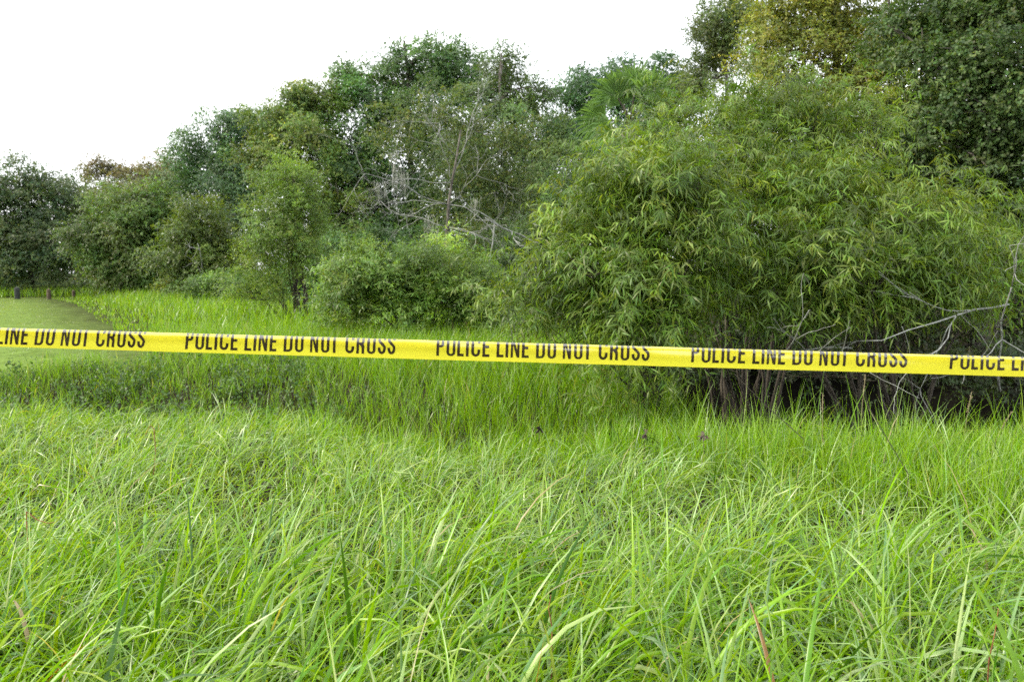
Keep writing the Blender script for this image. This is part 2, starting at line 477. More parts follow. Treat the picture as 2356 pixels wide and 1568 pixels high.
# ------------------------------------------------------------------ grass
def blades(name, rng, X, Y, az, L, W, th0, th1, K, pal, weights, across=2, root_tint=None, jit=.18, twist=.5, prof=1.7, tone=None):
    n = len(X)
    t = np.linspace(0, 1, K + 1)
    th = th0[:, None] + th1[:, None] * t[None] ** prof
    dl = (L / K)[:, None]
    hd = np.stack([np.cos(az), np.sin(az), np.zeros(n)], -1)
    s, c = np.sin(th), np.cos(th)
    H = np.concatenate([np.zeros((n, 1)), np.cumsum(.5 * (s[:, 1:] + s[:, :-1]) * dl, 1)], 1)
    Zc = np.concatenate([np.zeros((n, 1)), np.cumsum(.5 * (c[:, 1:] + c[:, :-1]) * dl, 1)], 1)
    # slow sideways sway so that no blade lies in one plane
    pr = np.stack([-np.sin(az), np.cos(az), np.zeros(n)], -1)
    sway = rng.normal(size=(n, 1)) * .10 * L[:, None] * t[None] ** 2
    base = np.stack([X, Y, GH(X, Y) - .01], -1)
    P = base[:, None] + hd[:, None] * H[..., None] + pr[:, None] * sway[..., None]
    P[..., 2] += Zc
    T = nrm(hd[:, None] * s[..., None] + np.array([0, 0, 1.0]) * c[..., None])
    NN = np.cross(T, np.broadcast_to(pr[:, None], T.shape))
    tw = rng.normal(size=(n, 1)) * twist + rng.normal(size=(n, 1)) * twist * 1.6 * t[None]
    wd = pr[:, None] * np.cos(tw)[..., None] + NN * np.sin(tw)[..., None]
    fold = np.cross(wd, T)
    wp = np.interp(t, [0, .25, .6, .85, 1], [.55, 1, .85, .45, .04])
    hw = (W[:, None] * wp[None] * .5)[..., None]
    if across == 2:
        V = np.stack([P - wd * hw, P + wd * hw], 2)
    else:
        V = np.stack([P - wd * hw + fold * hw * .35, P, P + wd * hw + fold * hw * .35], 2)
    A = across
    m = (K + 1) * A
    q_ = []
    for i in range(K):
        for j in range(A - 1):
            q_.append([i * A + j, i * A + j + 1, (i + 1) * A + j + 1, (i + 1) * A + j])
    q_ = np.array(q_)
    quads = (q_[None] + (np.arange(n) * m)[:, None, None]).reshape(-1, 4)
    pal = np.asarray(pal); weights = np.asarray(weights) / np.sum(weights)
    col = pal[rng.choice(len(pal), n, p=weights)] * rng.uniform(1 - jit, 1 + jit, (n, 1)) * (1 + rng.normal(size=(n, 3)) * .06)
    if tone is not None:
        col = col * tone
    cv = np.repeat(np.repeat(col[:, None, None], K + 1, 1), A, 2)
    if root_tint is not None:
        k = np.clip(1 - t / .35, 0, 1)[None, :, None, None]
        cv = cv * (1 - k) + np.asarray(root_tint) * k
    return mesh_np(name, V.reshape(-1, 3), quads=quads, col=np.clip(cv.reshape(-1, 3), .004, 1), smooth=True)


def scatter(rng, n, y0, y1, margin=1.0, pw=1.0, half=.66):
    """random ground points in the wedge in front of the camera, denser close by"""
    y = y0 + (y1 - y0) * rng.random(n) ** pw
    x = (rng.random(n) * 2 - 1) * (half * y + margin)
    return x, y


def clumped(rng, x, y, n_c, r):
    """pull points towards tussock centres"""
    i = rng.integers(0, len(x), n_c)
    j = rng.integers(0, n_c, len(x))
    cx, cy = x[i][j], y[i][j]
    a = rng.uniform(0, 6.28, len(x)); rr = np.abs(rng.normal(size=len(x))) * r
    return cx + np.cos(a) * rr, cy + np.sin(a) * rr, j


LIME = (.205, .36, .006); FRESH = (.14, .29, .008); PALE = (.33, .46, .16); BLUE = (.17, .30, .11); DEEP = (.05, .13, .010)
STRAW = (.40, .34, .16); RUST = (.26, .12, .04)


def meadow_end(x):
    """far edge of the near meadow"""
    return np.interp(x, [-9, -4.8, -2.5, -.7, .0, .6, 1.5, 2.5, 4.5], [8.1, 7.6, 7.0, 5.9, 5.6, 5.7, 6.2, 6.0, 5.7]) + .28 * vnoise(x, x * 0, 2.0, 3)


def grass_near():
    rng = np.random.default_rng(11)
    # coarse leaf blades next to the camera
    x, y = scatter(rng, 11200, .8, 3.4, .9, .95)
    x, y, j = clumped(rng, x, y, 1500, .10)
    y = np.maximum(y, .55)
    n = len(x)
    az0 = rng.normal(.25, 1.0, 1500)[j]
    az = az0 + rng.normal(size=n) * .7
    hf = rng.lognormal(0, .22, 1500)[j]
    L = rng.uniform(.24, .52, n) * (1 + .35 * (rng.random(n) < .12)) * hf
    L = np.minimum(L, .66)
    W = rng.uniform(.0055, .0145, n) * np.where(rng.random(n) < .12, 1.3, 1) * np.interp(y, [.8, 1.6, 2.8], [1.15, 1.12, 1.0])
    th0 = np.abs(rng.normal(.32, .26, n)); th1 = rng.gamma(3.0, .62, n)
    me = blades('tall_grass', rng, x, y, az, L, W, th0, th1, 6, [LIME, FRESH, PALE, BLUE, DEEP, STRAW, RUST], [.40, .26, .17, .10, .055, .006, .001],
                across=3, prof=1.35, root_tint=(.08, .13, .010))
    o = link('tall_grass', me, M['grass'])
    tag(o, 'coarse arching green grass blades nearest the camera', 'grass', None, 'stuff')
    # finer, lodged meadow grass
    x, y = scatter(rng, 66000, 1.0, 8.0, 1.0, .84)
    x, y, j = clumped(rng, x, y, 5200, .09)
    k = (y < meadow_end(x) + rng.normal(size=len(x)) * .12) & (y > .8)
    right = np.clip((x - 1.2 - (5.5 - y) * .6) / .8, 0, 1) * np.clip((y - 2.6) / 1.5, 0, 1)
    k &= rng.random(len(x)) > right * .35
    x, y, j, right = x[k], y[k], j[k], right[k]
    n = len(x)
    az = rng.normal(.2, 1.3, 5200)[j] + rng.normal(size=n) * .8
    L = rng.uniform(.17, .38, n) * rng.lognormal(0, .25, 5200)[j] * np.interp(y, [1, 2.5, 4, 6.5], [.8, 1.05, .95, .85]) * (1 + .25 * right)
    W = rng.uniform(.0038, .0082, n)
    th0 = np.abs(rng.normal(.42, .34, n)) * (1 - .5 * right); th1 = rng.gamma(2.6, .70, n) * (1 - .55 * right)
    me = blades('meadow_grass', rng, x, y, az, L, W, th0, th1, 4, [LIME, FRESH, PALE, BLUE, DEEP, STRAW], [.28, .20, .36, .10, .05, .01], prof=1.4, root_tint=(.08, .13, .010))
    o = link('meadow_grass', me, M['grass'])
    tag(o, 'fine tangled pale green meadow grass in the middle of the clearing', 'grass', None, 'stuff')


def grass_upright():
    """tall thin upright grass before the dark hollow on the right, and the bright grass of the swale bank"""
    rng = np.random.default_rng(23)
    n0 = 15000
    x = rng.uniform(1.0, 5.2, n0); y = rng.uniform(3.6, 6.0, n0) - (x - 2.5) * .10
    k = rng.random(n0) < np.clip((x - 1.0 - (5.2 - y) * .55) / 1.0, 0, 1) * np.clip((y - 3.4) / 1.6, .1, 1)
    x, y = x[k], y[k]
    x, y, j = clumped(rng, x, y, 900, .07)
    n = len(x)
    az = rng.uniform(0, 6.28, n)
    L = rng.uniform(.22, .48, n) * (1 + rng.uniform(.3, .7, n) * (rng.random(n) < .09))
    W = rng.uniform(.003, .0055, n)
    th0 = np.abs(rng.normal(.16, .12, n)); th1 = np.abs(rng.normal(.35, .35, n))
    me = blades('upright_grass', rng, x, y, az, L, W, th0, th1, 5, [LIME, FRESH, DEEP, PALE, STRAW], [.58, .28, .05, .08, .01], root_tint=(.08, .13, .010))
    o = link('upright_grass', me, M['grass'])
    tag(o, 'tall thin upright grass in front of the dark hollow under the willows', 'grass', None, 'stuff')
    # swale bank and the tall strip before the trees
    x, y = scatter(rng, 105000, 5.5, 15.5, 1.2, .88)
    k = (y > meadow_end(x) - .1) & (lawn_mask(x, y) < .35)
    weedy = np.clip((-1.6 - x) / 1.5, 0, 1) * np.clip((11.2 - y) / .8, 0, 1) * np.clip(.75 + vnoise(x, y, 1.3, 12), .1, 1.3)
    dip = np.clip((.3 - x) / 1.0, 0, 1) * np.exp(-((y - swale_c(x) - .15) / .6) ** 2)
    k &= rng.random(len(x)) > np.maximum(weedy * .5, dip * .8)
    k &= ~((x > 1.9) & (y > 6.0 + .15 * vnoise(x, y, 2, 1)))
    x, y = x[k], y[k]
    x, y, j = clumped(rng, x, y, 5000, .12)
    n = len(x)
    az = rng.uniform(0, 6.28, n)
    L = rng.uniform(.26, .58, n) * (1 - .45 * np.clip((-1.6 - x) / 1.5, 0, 1) * np.clip((12.5 - y) / 1.5, 0, 1)) * np.clip((y - 5.2) / 2.5, .7, 1)
    W = rng.uniform(.0045, .009, n)
    th0 = np.abs(rng.normal(.16, .12, n)); th1 = np.abs(rng.normal(.5, .45, n))
    me = blades('bank_grass', rng, x, y, az, L, W, th0, th1, 3, [LIME, FRESH, DEEP, PALE, STRAW], [.45, .36, .10, .07, .02], root_tint=(.06, .08, .025))
    o = link('bank_grass', me, M['grass'])
    tag(o, 'bright green grass covering the far bank of the swale', 'grass', None, 'stuff')
    # far strip
    x, y = scatter(rng, 76000, 14.5, 46, 2.0, .9)
    k = (lawn_mask(x, y) < .95) & (x < .5 + (y - 15) * .05) & (x > lawn_edge(y) - .9 + .5 * vnoise(x, y, 1.3, 6)) | ((y > 41) & (x < -14) & (rng.random(len(x)) < .7))
    x, y = x[k], y[k]; n = len(x)
    L = rng.uniform(.35, .75, n) * np.where(y < 41, np.clip((x - lawn_edge(y) + .7 + .6 * vnoise(x, y, 1.1, 5)) / 2.6, .18, 1), 1); W = rng.uniform(.016, .030, n)
    me = blades('strip_grass', rng, x, y, rng.uniform(0, 6.28, n), L, W, np.abs(rng.normal(.15, .12, n)), np.abs(rng.normal(.45, .4, n)), 2,
                [LIME, FRESH, PALE, DEEP], [.50, .30, .12, .08])
    o = link('strip_grass', me, M['grass'])
    tag(o, 'tall unmown grass strip between the lawn and the trees', 'grass', None, 'stuff')
    # lawn
    x, y = scatter(rng, 170000, 10, 42, 2.0, 1.0)
    k = (rng.random(len(x)) < lawn_mask(x, y))
    x, y = x[k], y[k]; n = len(x)
    L = rng.uniform(.03, .075, n) * (1 + 1.2 * np.clip((14 - y) / 3, 0, 1)) * (1 + .5 * vnoise(x, y, .8, 9)); W = rng.uniform(.010, .020, n) * np.interp(y, [10, 40], [.6, 1.6])
    me = blades('lawn_grass', rng, x, y, rng.uniform(0, 6.28, n), L, W, np.abs(rng.normal(.5, .3, n)), np.abs(rng.normal(.5, .3, n)), 1,
                [(.15, .22, .055), (.19, .245, .085), (.24, .24, .12)], [.5, .35, .15],
                tone=1 + np.stack([.35 * vnoise(x, y, .55, 3), .22 * vnoise(x, y, .55, 3), .2 * vnoise(x, y, 1.7, 5)], -1) + (.12 * vnoise(x, y, 2.6, 7))[:, None])
    o = link('lawn_grass', me, M['grass'])
    tag(o, 'short mown lawn grass at the left beyond the swale', 'grass', None, 'stuff')


def weeds():
    rng = np.random.default_rng(37)
    n = 6500
    x = rng.uniform(-8.5, 1.0, n); y = rng.uniform(6.2, 11.6, n)
    k = (y > meadow_end(x)) & (rng.random(n) < np.maximum(np.clip((-1.2 - x) / 1.4, .10, 1), np.clip((.6 - x) / 1.0, 0, 1) * np.exp(-((y - swale_c(x) - .2) / .6) ** 2)) * np.clip((vnoise(x, y, 1.7, 8) + .6), 0, 1))
    x, y = x[k], y[k]
    B = np.stack([x, y, GH(x, y)], -1)
    D = rng.normal(size=B.shape) * .35 + np.array([0, 0, 1.0])
    S = sprigs(rng, B, D, .26, 8, .064, .038, .1, 1.0, 0, t0=.12, pal=[(.07, .14, .03), (.09, .18, .035), (.11, .18, .06), (.05, .10, .025)], jit=.3)
    o = link('weeds', leaves_mesh('weeds', 'oak', *S), M['leaf'])
    tag(o, 'low dark broad-leaved weeds on the bare swale bank at the left', 'weeds', None, 'stuff')


grass_near()
grass_upright()
weeds()


# ------------------------------------------------------------------ trees
OAK = [(.075, .145, .045), (.10, .18, .055), (.06, .12, .045), (.13, .19, .06)]
OAKB = [(.075, .14, .065), (.10, .165, .08), (.06, .11, .05), (.12, .18, .085)]
OAKY = [(.12, .165, .035), (.18, .195, .04), (.085, .14, .035), (.25, .265, .055)]
WIL = [(.125, .20, .024), (.165, .235, .03), (.085, .148, .022), (.215, .255, .055), (.058, .10, .018)]
WILF = [(.11, .19, .045), (.145, .22, .05), (.09, .15, .04)]


def LB(u, v, y, ru, rv, ry, wt=1.0):
    """an ellipsoid lobe centred where pixel (u, v) looks at distance y; radii given in pixels (ru, rv) and metres (ry)"""
    p_ = px(u, v, y)
    return (p_[0], p_[1], p_[2], ru / F * y, ry, rv / F * y, wt)


def base_at(u, y):
    x = (u - 1178) / F * y
    return (x, y, float(GH(x, y)) - .03)


GT = 'trees of the wood behind the grass'
# far left
make_tree('far_tree', 'dark green rounded tree at the far left edge behind the posts', 'tree', base_at(70, 45),
          [LB(60, 450, 45, 95, 75, 2.4), LB(130, 480, 45, 80, 80, 2.2), LB(10, 520, 44.5, 100, 100, 2.4), LB(110, 580, 44, 100, 85, 2.2), LB(20, 610, 44, 90, 60, 2)],
          1500, (.17, .10), GT, 101, pal=[(.055, .095, .05), (.08, .12, .055), (.11, .13, .04)], nl=6, per=3, sprig_len=.55)
make_tree('far_tree', 'brown-leaved umbrella-shaped tree rising behind the far left thicket', 'tree', base_at(270, 54),
          [LB(245, 390, 54, 50, 26, 1.5), LB(330, 415, 54, 60, 32, 1.6), LB(385, 395, 53, 42, 42, 1.4), LB(300, 460, 54, 70, 40, 1.6, .7), LB(380, 480, 53, 60, 50, 1.6)],
          800, (.16, .10), GT, 102, pal=[(.22, .14, .06), (.17, .135, .06), (.13, .13, .06), (.12, .12, .05)], nl=6, per=3, sprig_len=.5)
make_tree('far_tree', 'grey-green slender tree between the brown tree and tall oak at left', 'tree', base_at(345, 50),
          [LB(380, 460, 49, 70, 70, 2), LB(330, 500, 49, 90, 80, 2), LB(200, 470, 50, 60, 50, 1.8), LB(230, 540, 49, 90, 80, 2), LB(400, 560, 48, 90, 90, 2)],
          1100, (.17, .10), GT, 103, pal=[(.125, .14, .07), (.10, .125, .06), (.14, .14, .07)], nl=6, per=3, sprig_len=.55)
make_tree('willow_tree', 'yellow-green bushy willow left of centre beyond the lawn', 'tree', base_at(290, 40),
          [LB(280, 500, 40, 75, 55, 1.6), LB(235, 560, 39.5, 60, 60, 1.5), LB(340, 560, 39.5, 80, 80, 1.6), LB(290, 625, 39, 90, 50, 1.5), LB(350, 480, 40, 50, 45, 1.4)],
          1100, (.20, .065), 'willows at the edge of the wood', 104, trunk_r=.07, stems=7, mat='willow', bark='stem', pal=WILF + [(.10, .10, .035)], nl=8, per=3, sprig_len=.6, droop=.5)
make_tree('willow_tree', 'yellow-green thicket with dead grey twigs left of the slender willow', 'tree', base_at(465, 35),
          [LB(470, 525, 35, 75, 60, 1.4), LB(430, 590, 34.5, 60, 70, 1.4), LB(510, 600, 34.5, 60, 70, 1.4), LB(470, 650, 34, 85, 40, 1.3)],
          900, (.17, .065), 'willows at the edge of the wood', 105, trunk_r=.06, stems=6, mat='willow', bark='stem', pal=[(.125, .175, .045), (.095, .14, .04), (.15, .20, .04)], nl=8, per=3, sprig_len=.55, droop=.5)
make_tree('oak_tree', 'tall dark blue-green oak left of the yellowing oak', 'tree', base_at(510, 45),
          [LB(500, 320, 45, 70, 55, 2.2), LB(560, 300, 45, 60, 40, 2), LB(430, 390, 45, 60, 55, 2.2), LB(520, 420, 44, 90, 70, 2.4), LB(590, 400, 44, 70, 80, 2.2), LB(560, 520, 43, 100, 80, 2.2)],
          1700, (.14, .10), GT, 106, pal=OAKB, nl=6, per=3, sprig_len=.5)
make_tree('oak_tree', 'yellowing oak with amber leaf edges above the slender willow', 'tree', base_at(690, 35),
          [LB(690, 240, 35, 55, 45, 1.6), LB(745, 230, 35, 60, 50, 1.6), LB(630, 300, 34.5, 55, 55, 1.6), LB(720, 330, 34, 90, 70, 2), LB(640, 380, 34, 70, 60, 1.8), LB(760, 430, 33, 80, 80, 2), LB(790, 540, 32, 90, 80, 2)],
          2000, (.115, .085), GT, 107, pal=OAK[:2] + OAKY, nl=6, per=3, sprig_len=.42)
make_tree('oak_tree', 'tallest broad oak in the centre of the wood with airy top', 'tree', base_at(960, 36),
          [LB(990, 140, 36, 80, 60, 1.8), LB(920, 190, 36, 60, 60, 1.8), LB(1070, 170, 36, 65, 55, 1.8), LB(820, 190, 36, 55, 50, 1.6), LB(860, 260, 35, 80, 70, 2.2),
           LB(980, 280, 35, 110, 80, 2.4), LB(820, 370, 34, 80, 80, 2.2), LB(940, 420, 34, 110, 90, 2.2), LB(860, 530, 33, 100, 80, 2.2), LB(960, 590, 32.5, 110, 60, 2)],
          3000, (.115, .085), GT, 108, trunk_r=.24, pal=OAK, nl=6, per=3, sprig_len=.45)
make_tree('oak_tree', 'rounded oak right of the tallest oak with grey twigs', 'tree', base_at(1170, 33),
          [LB(1160, 165, 33, 50, 48, 1.5), LB(1215, 220, 33, 45, 55, 1.5), LB(1120, 230, 33, 60, 50, 1.6), LB(1180, 310, 32, 90, 70, 1.9), LB(1090, 350, 32, 80, 60, 1.8), LB(1240, 400, 31, 90, 90, 2), LB(1130, 460, 31, 100, 80, 2), LB(1210, 550, 30, 110, 80, 2), LB(1030, 500, 31, 120, 110, 1.8), LB(1090, 580, 29, 140, 70, 1.6)],
          3000, (.105, .078), GT, 109, pal=[(.095, .145, .055), (.12, .165, .06), (.075, .125, .055), (.14, .175, .055)], nl=6, per=3, sprig_len=.4)
make_tree('oak_tree', 'dark green oak behind the palm crown', 'tree', base_at(1420, 38),
          [LB(1330, 220, 38, 55, 55, 1.8), LB(1420, 190, 38, 60, 50, 1.8), LB(1500, 190, 38, 60, 50, 1.8), LB(1300, 300, 37, 60, 70, 2), LB(1420, 300, 37, 110, 70, 2), LB(1570, 210, 38, 50, 60, 1.8), LB(1350, 430, 36, 110, 90, 2)],
          1900, (.12, .09), GT, 110, pal=[(.065, .135, .055), (.085, .155, .06), (.055, .11, .045)], nl=6, per=3, sprig_len=.45)
make_tree('oak_tree', 'airy olive oak with open sky beneath its crown, right of the palm', 'tree', base_at(1680, 25),
          [LB(1640, 60, 25, 55, 45, 1.3), LB(1690, 40, 25, 50, 45, 1.3), LB(1650, 130, 25, 55, 40, 1.3), LB(1600, 190, 25, 35, 40, 1), LB(1700, 270, 24, 60, 50, 1.3)],
          900, (.082, .056), GT, 111, pal=[(.115, .155, .055), (.095, .135, .05), (.16, .175, .06)], nl=6, per=3, sprig_len=.3, trunk_r=.13)
make_tree('oak_tree', 'big golden-lit oak reaching above the top of the picture', 'tree', base_at(1900, 18),
          [LB(1800, 60, 18, 70, 60, 1.2), LB(1880, 30, 18, 80, 60, 1.3), LB(1980, 50, 18, 80, 80, 1.3), LB(1840, 150, 17.6, 85, 60, 1.2), LB(1950, 160, 17.4, 90, 70, 1.2), LB(1800, 240, 17, 80, 55, 1),
           LB(1850, -80, 18, 120, 80, 1.6), LB(1990, -120, 18, 110, 90, 1.6), LB(2040, 150, 17, 80, 110, 1.3), LB(1900, 320, 16.5, 120, 80, 1.2), LB(1760, 90, 18, 60, 70, 1.1), LB(2080, 270, 15, 90, 90, 1.1), LB(2060, 400, 14.5, 110, 80, 1)],
          3000, (.068, .046), GT, 112, pal=[(.33, .30, .05), (.25, .245, .045), (.15, .175, .035), (.10, .14, .03)], nl=6, per=3, sprig_len=.26, trunk_r=.18)  # warm sunlight on the crown is painted into the leaf palette
make_tree('oak_tree', 'dark small-leaved oak filling the upper right corner', 'tree', base_at(2260, 12.5),
          [LB(2140, 40, 12.2, 80, 70, .8), LB(2230, 30, 12, 90, 80, .8), LB(2330, 60, 11.6, 90, 80, .8), LB(2120, 140, 12, 65, 60, .7), LB(2230, 150, 11.5, 90, 70, .8), LB(2340, 190, 11.2, 90, 90, .8),
           LB(2180, 250, 11.6, 80, 60, .7), LB(2290, 290, 11.4, 100, 70, .8), LB(2230, 380, 11.6, 90, 80, .8), LB(2360, 400, 11.5, 90, 110, .8), LB(2200, -80, 12.5, 140, 80, 1), LB(2400, -60, 12, 120, 100, 1), LB(2460, 200, 11.5, 90, 200, 1), LB(2330, 550, 11.8, 120, 90, .9), LB(2110, 340, 12.2, 80, 70, .7), LB(2050, 80, 12.8, 60, 70, .7)],
          3400, (.070, .045), GT, 113, pal=[(.065, .11, .03), (.085, .13, .04), (.05, .09, .025), (.11, .14, .045)], nl=6, per=3, sprig_len=.2, trunk_r=.17, leaf_parts=300, kind='oak', density=1.25)
make_tree('oak_tree', 'shaded oak closing the gaps behind the dark corner oak', 'tree', base_at(2280, 16),
          [LB(2150, 60, 16, 100, 110, .9), LB(2300, 60, 15.8, 120, 120, .9), LB(2200, 240, 15.6, 120, 110, .9), LB(2340, 300, 15.4, 130, 130, .9), LB(2180, 420, 15, 130, 100, .9), LB(2340, 520, 15, 130, 120, .9), LB(2480, 200, 15.4, 100, 200, .9)],
          1300, (.09, .06), GT, 114, pal=[(.05, .085, .025), (.065, .10, .03), (.04, .07, .02)], nl=6, per=3, sprig_len=.3, trunk_r=.16)
# mid-distance willow and shrubs
make_tree('willow_tree', 'slender upright willow with bare lower stems left of the low shrub', 'tree', base_at(690, 19.6),
          [LB(665, 440, 19.6, 60, 65, .9), LB(700, 480, 19.6, 48, 70, .8), LB(640, 520, 19.4, 60, 80, .9), LB(605, 600, 19.2, 55, 70, .8), LB(690, 570, 19.4, 55, 70, .8), LB(590, 670, 19.0, 60, 40, .7), LB(660, 390, 19.6, 32, 30, .5)],
          1500, (.10, .02), 'willows at the edge of the wood', 120, trunk_r=.035, stems=16, kind='blade', density=1.08, mat='willow', bark='stem', pal=[(.14, .225, .035), (.18, .25, .045), (.11, .17, .04)], nl=9, per=3, sprig_len=.34, droop=.45, up=.7, twigs=220)
make_tree('shrub', 'low spreading green shrub in front of the wood, centre', 'shrub', base_at(960, 14.8),
          [LB(830, 650, 14.8, 75, 70, .8), LB(920, 640, 14.6, 80, 62, .8), LB(1010, 640, 14.6, 85, 65, .8), LB(1100, 665, 14.6, 65, 65, .8), LB(1135, 705, 14.4, 45, 50, .6), LB(790, 690, 14.6, 45, 55, .6), LB(960, 700, 14.4, 120, 50, .8)],
          1700, (.14, .023), 'low shrubs before the wood', 121, trunk_r=.022, stems=16, kind='blade', density=1.05, mat='willow', bark='stem', pal=[(.15, .235, .05), (.19, .27, .055), (.12, .185, .045)], nl=9, per=3, sprig_len=.3, droop=.4, up=.9, shoots=.2, subr=(.16, .36), twigs=160)
make_tree('shrub', 'small dark shrub at the foot of the dead-twig thicket', 'shrub', base_at(500, 30),
          [LB(480, 670, 30, 40, 30, .7), LB(540, 660, 29.5, 45, 40, .8)], 300, (.12, .05), 'low shrubs before the wood', 122, trunk_r=.03, stems=5, bark='stem', pal=WILF, nl=7, per=3, sprig_len=.35)
make_tree('shrub', 'dark understorey shrub behind the low spreading shrub', 'shrub', base_at(880, 27),
          [LB(800, 600, 27, 90, 70, 1.2), LB(930, 590, 27, 100, 60, 1.2), LB(1060, 600, 27, 100, 60, 1.2), LB(1180, 600, 26, 110, 80, 1.2), LB(700, 640, 27, 90, 60, 1.2)], 1200, (.12, .045), 'low shrubs before the wood', 123, trunk_r=.04, stems=8, bark='stem', pal=OAK[:3], nl=7, per=3, sprig_len=.4)
make_tree('shrub', 'shaded understorey shrub in the gap left of the big willow', 'shrub', base_at(1210, 20),
          [LB(1215, 600, 21, 50, 80, .9), LB(1280, 560, 20, 80, 110, 1), LB(1360, 480, 19, 90, 120, 1)], 900, (.09, .03), 'low shrubs before the wood', 124, trunk_r=.04, stems=8, bark='stem', pal=[(.05, .085, .03), (.07, .11, .035)], nl=7, per=3, sprig_len=.35)
make_tree('shrub', 'dense shaded understorey behind the willows at the right', 'shrub', base_at(2000, 12.8),
          [LB(1700, 500, 12.6, 160, 170, .7), LB(1950, 500, 12.6, 170, 180, .7), LB(2200, 560, 12.6, 160, 180, .7), LB(1600, 740, 12.6, 160, 120, .7), LB(1850, 760, 12.8, 170, 110, .7), LB(2100, 760, 12.8, 170, 110, .7), LB(2380, 740, 12.4, 140, 150, .7), LB(2050, 330, 12.8, 130, 120, .7), LB(1820, 340, 13, 140, 90, .7), LB(2250, 870, 11.2, 200, 70, .6), LB(1850, 870, 11.2, 200, 70, .6), LB(1560, 860, 11.2, 130, 60, .6), LB(2280, 870, 10.2, 150, 60, .5), LB(2060, 880, 10.4, 140, 60, .5)],
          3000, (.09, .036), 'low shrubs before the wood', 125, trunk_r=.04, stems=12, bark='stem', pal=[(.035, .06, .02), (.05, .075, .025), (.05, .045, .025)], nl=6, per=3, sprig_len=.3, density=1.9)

# the willows at the right, nearest to the camera
HOLLOW = lambda x, y: np.interp(x / y, [.20, .26, .33, .5, .65], [.25, .50, .78, .88, .72])
GW = 'large willows at the right of the clearing'
WK = dict(density=1.15, subr=(.3, .55), flat=.8, shoots=.14, kind='lance', mat='willow', bark='stem', pal=WIL, nl=15, per=3, droop=.55, ldroop=.55, spread=.85, up=.55, trunk_r=.032, leaf_parts=300, jit=.3, sub=6, floor_fn=HOLLOW)


def masses(seed, regions, n, r0, r1, dy):
    """many uneven foliage masses inside a few picture regions (u, v, distance, half width, half height)"""
    rng = np.random.default_rng(seed)
    ar = np.array([r[3] * r[4] for r in regions], float)
    out_ = []
    for k in range(n):
        r = regions[rng.choice(len(regions), p=ar / ar.sum())]
        a, q_ = rng.uniform(0, 6.28), math.sqrt(rng.random()) * .85
        f = rng.uniform(r0, r1)
        out_.append(LB(r[0] + math.cos(a) * q_ * r[3], r[1] + math.sin(a) * q_ * r[4], r[2] + rng.uniform(-dy, dy), f * rng.uniform(.9, 1.4), f * rng.uniform(.6, 1.0), f / F * r[2] * 1.1))
    return out_


make_tree('willow_shrub', 'bright drooping willow shrub beside the central grass, left of the hollow', 'shrub', base_at(1500, 8.2),
          masses(1, [(1450, 480, 7.9, 140, 150), (1430, 640, 7.5, 140, 150), (1440, 770, 7.2, 160, 100), (1560, 560, 7.6, 100, 200)], 34, 38, 80, .55),
          880, (.145, .0135), GW, 131, stems=14, sprig_len=.40, twigs=120, **WK)
make_tree('willow_shrub', 'tall rear willow shrub below the palm and golden oak', 'shrub', base_at(1720, 9.6),
          masses(2, [(1600, 350, 9.3, 130, 120), (1760, 285, 9.6, 150, 100), (1900, 320, 9.6, 130, 110), (1720, 470, 9.0, 190, 110), (1740, 590, 8.6, 150, 100)], 34, 38, 80, .6),
          860, (.14, .0135), GW, 132, stems=14, sprig_len=.42, twigs=120, **WK)
make_tree('willow_shrub', 'wide willow shrub overhanging the dark hollow at the right', 'shrub', base_at(2060, 8.6),
          masses(3, [(1930, 470, 8.3, 130, 120), (2060, 420, 8.7, 110, 110), (2080, 560, 8, 180, 110), (1850, 620, 7.7, 130, 100), (2010, 650, 7.6, 170, 70), (2230, 640, 7.8, 120, 80), (2290, 540, 8.3, 90, 120)], 38, 38, 80, .55),
          880, (.145, .0135), GW, 133, stems=14, sprig_len=.40, twigs=150, **WK)


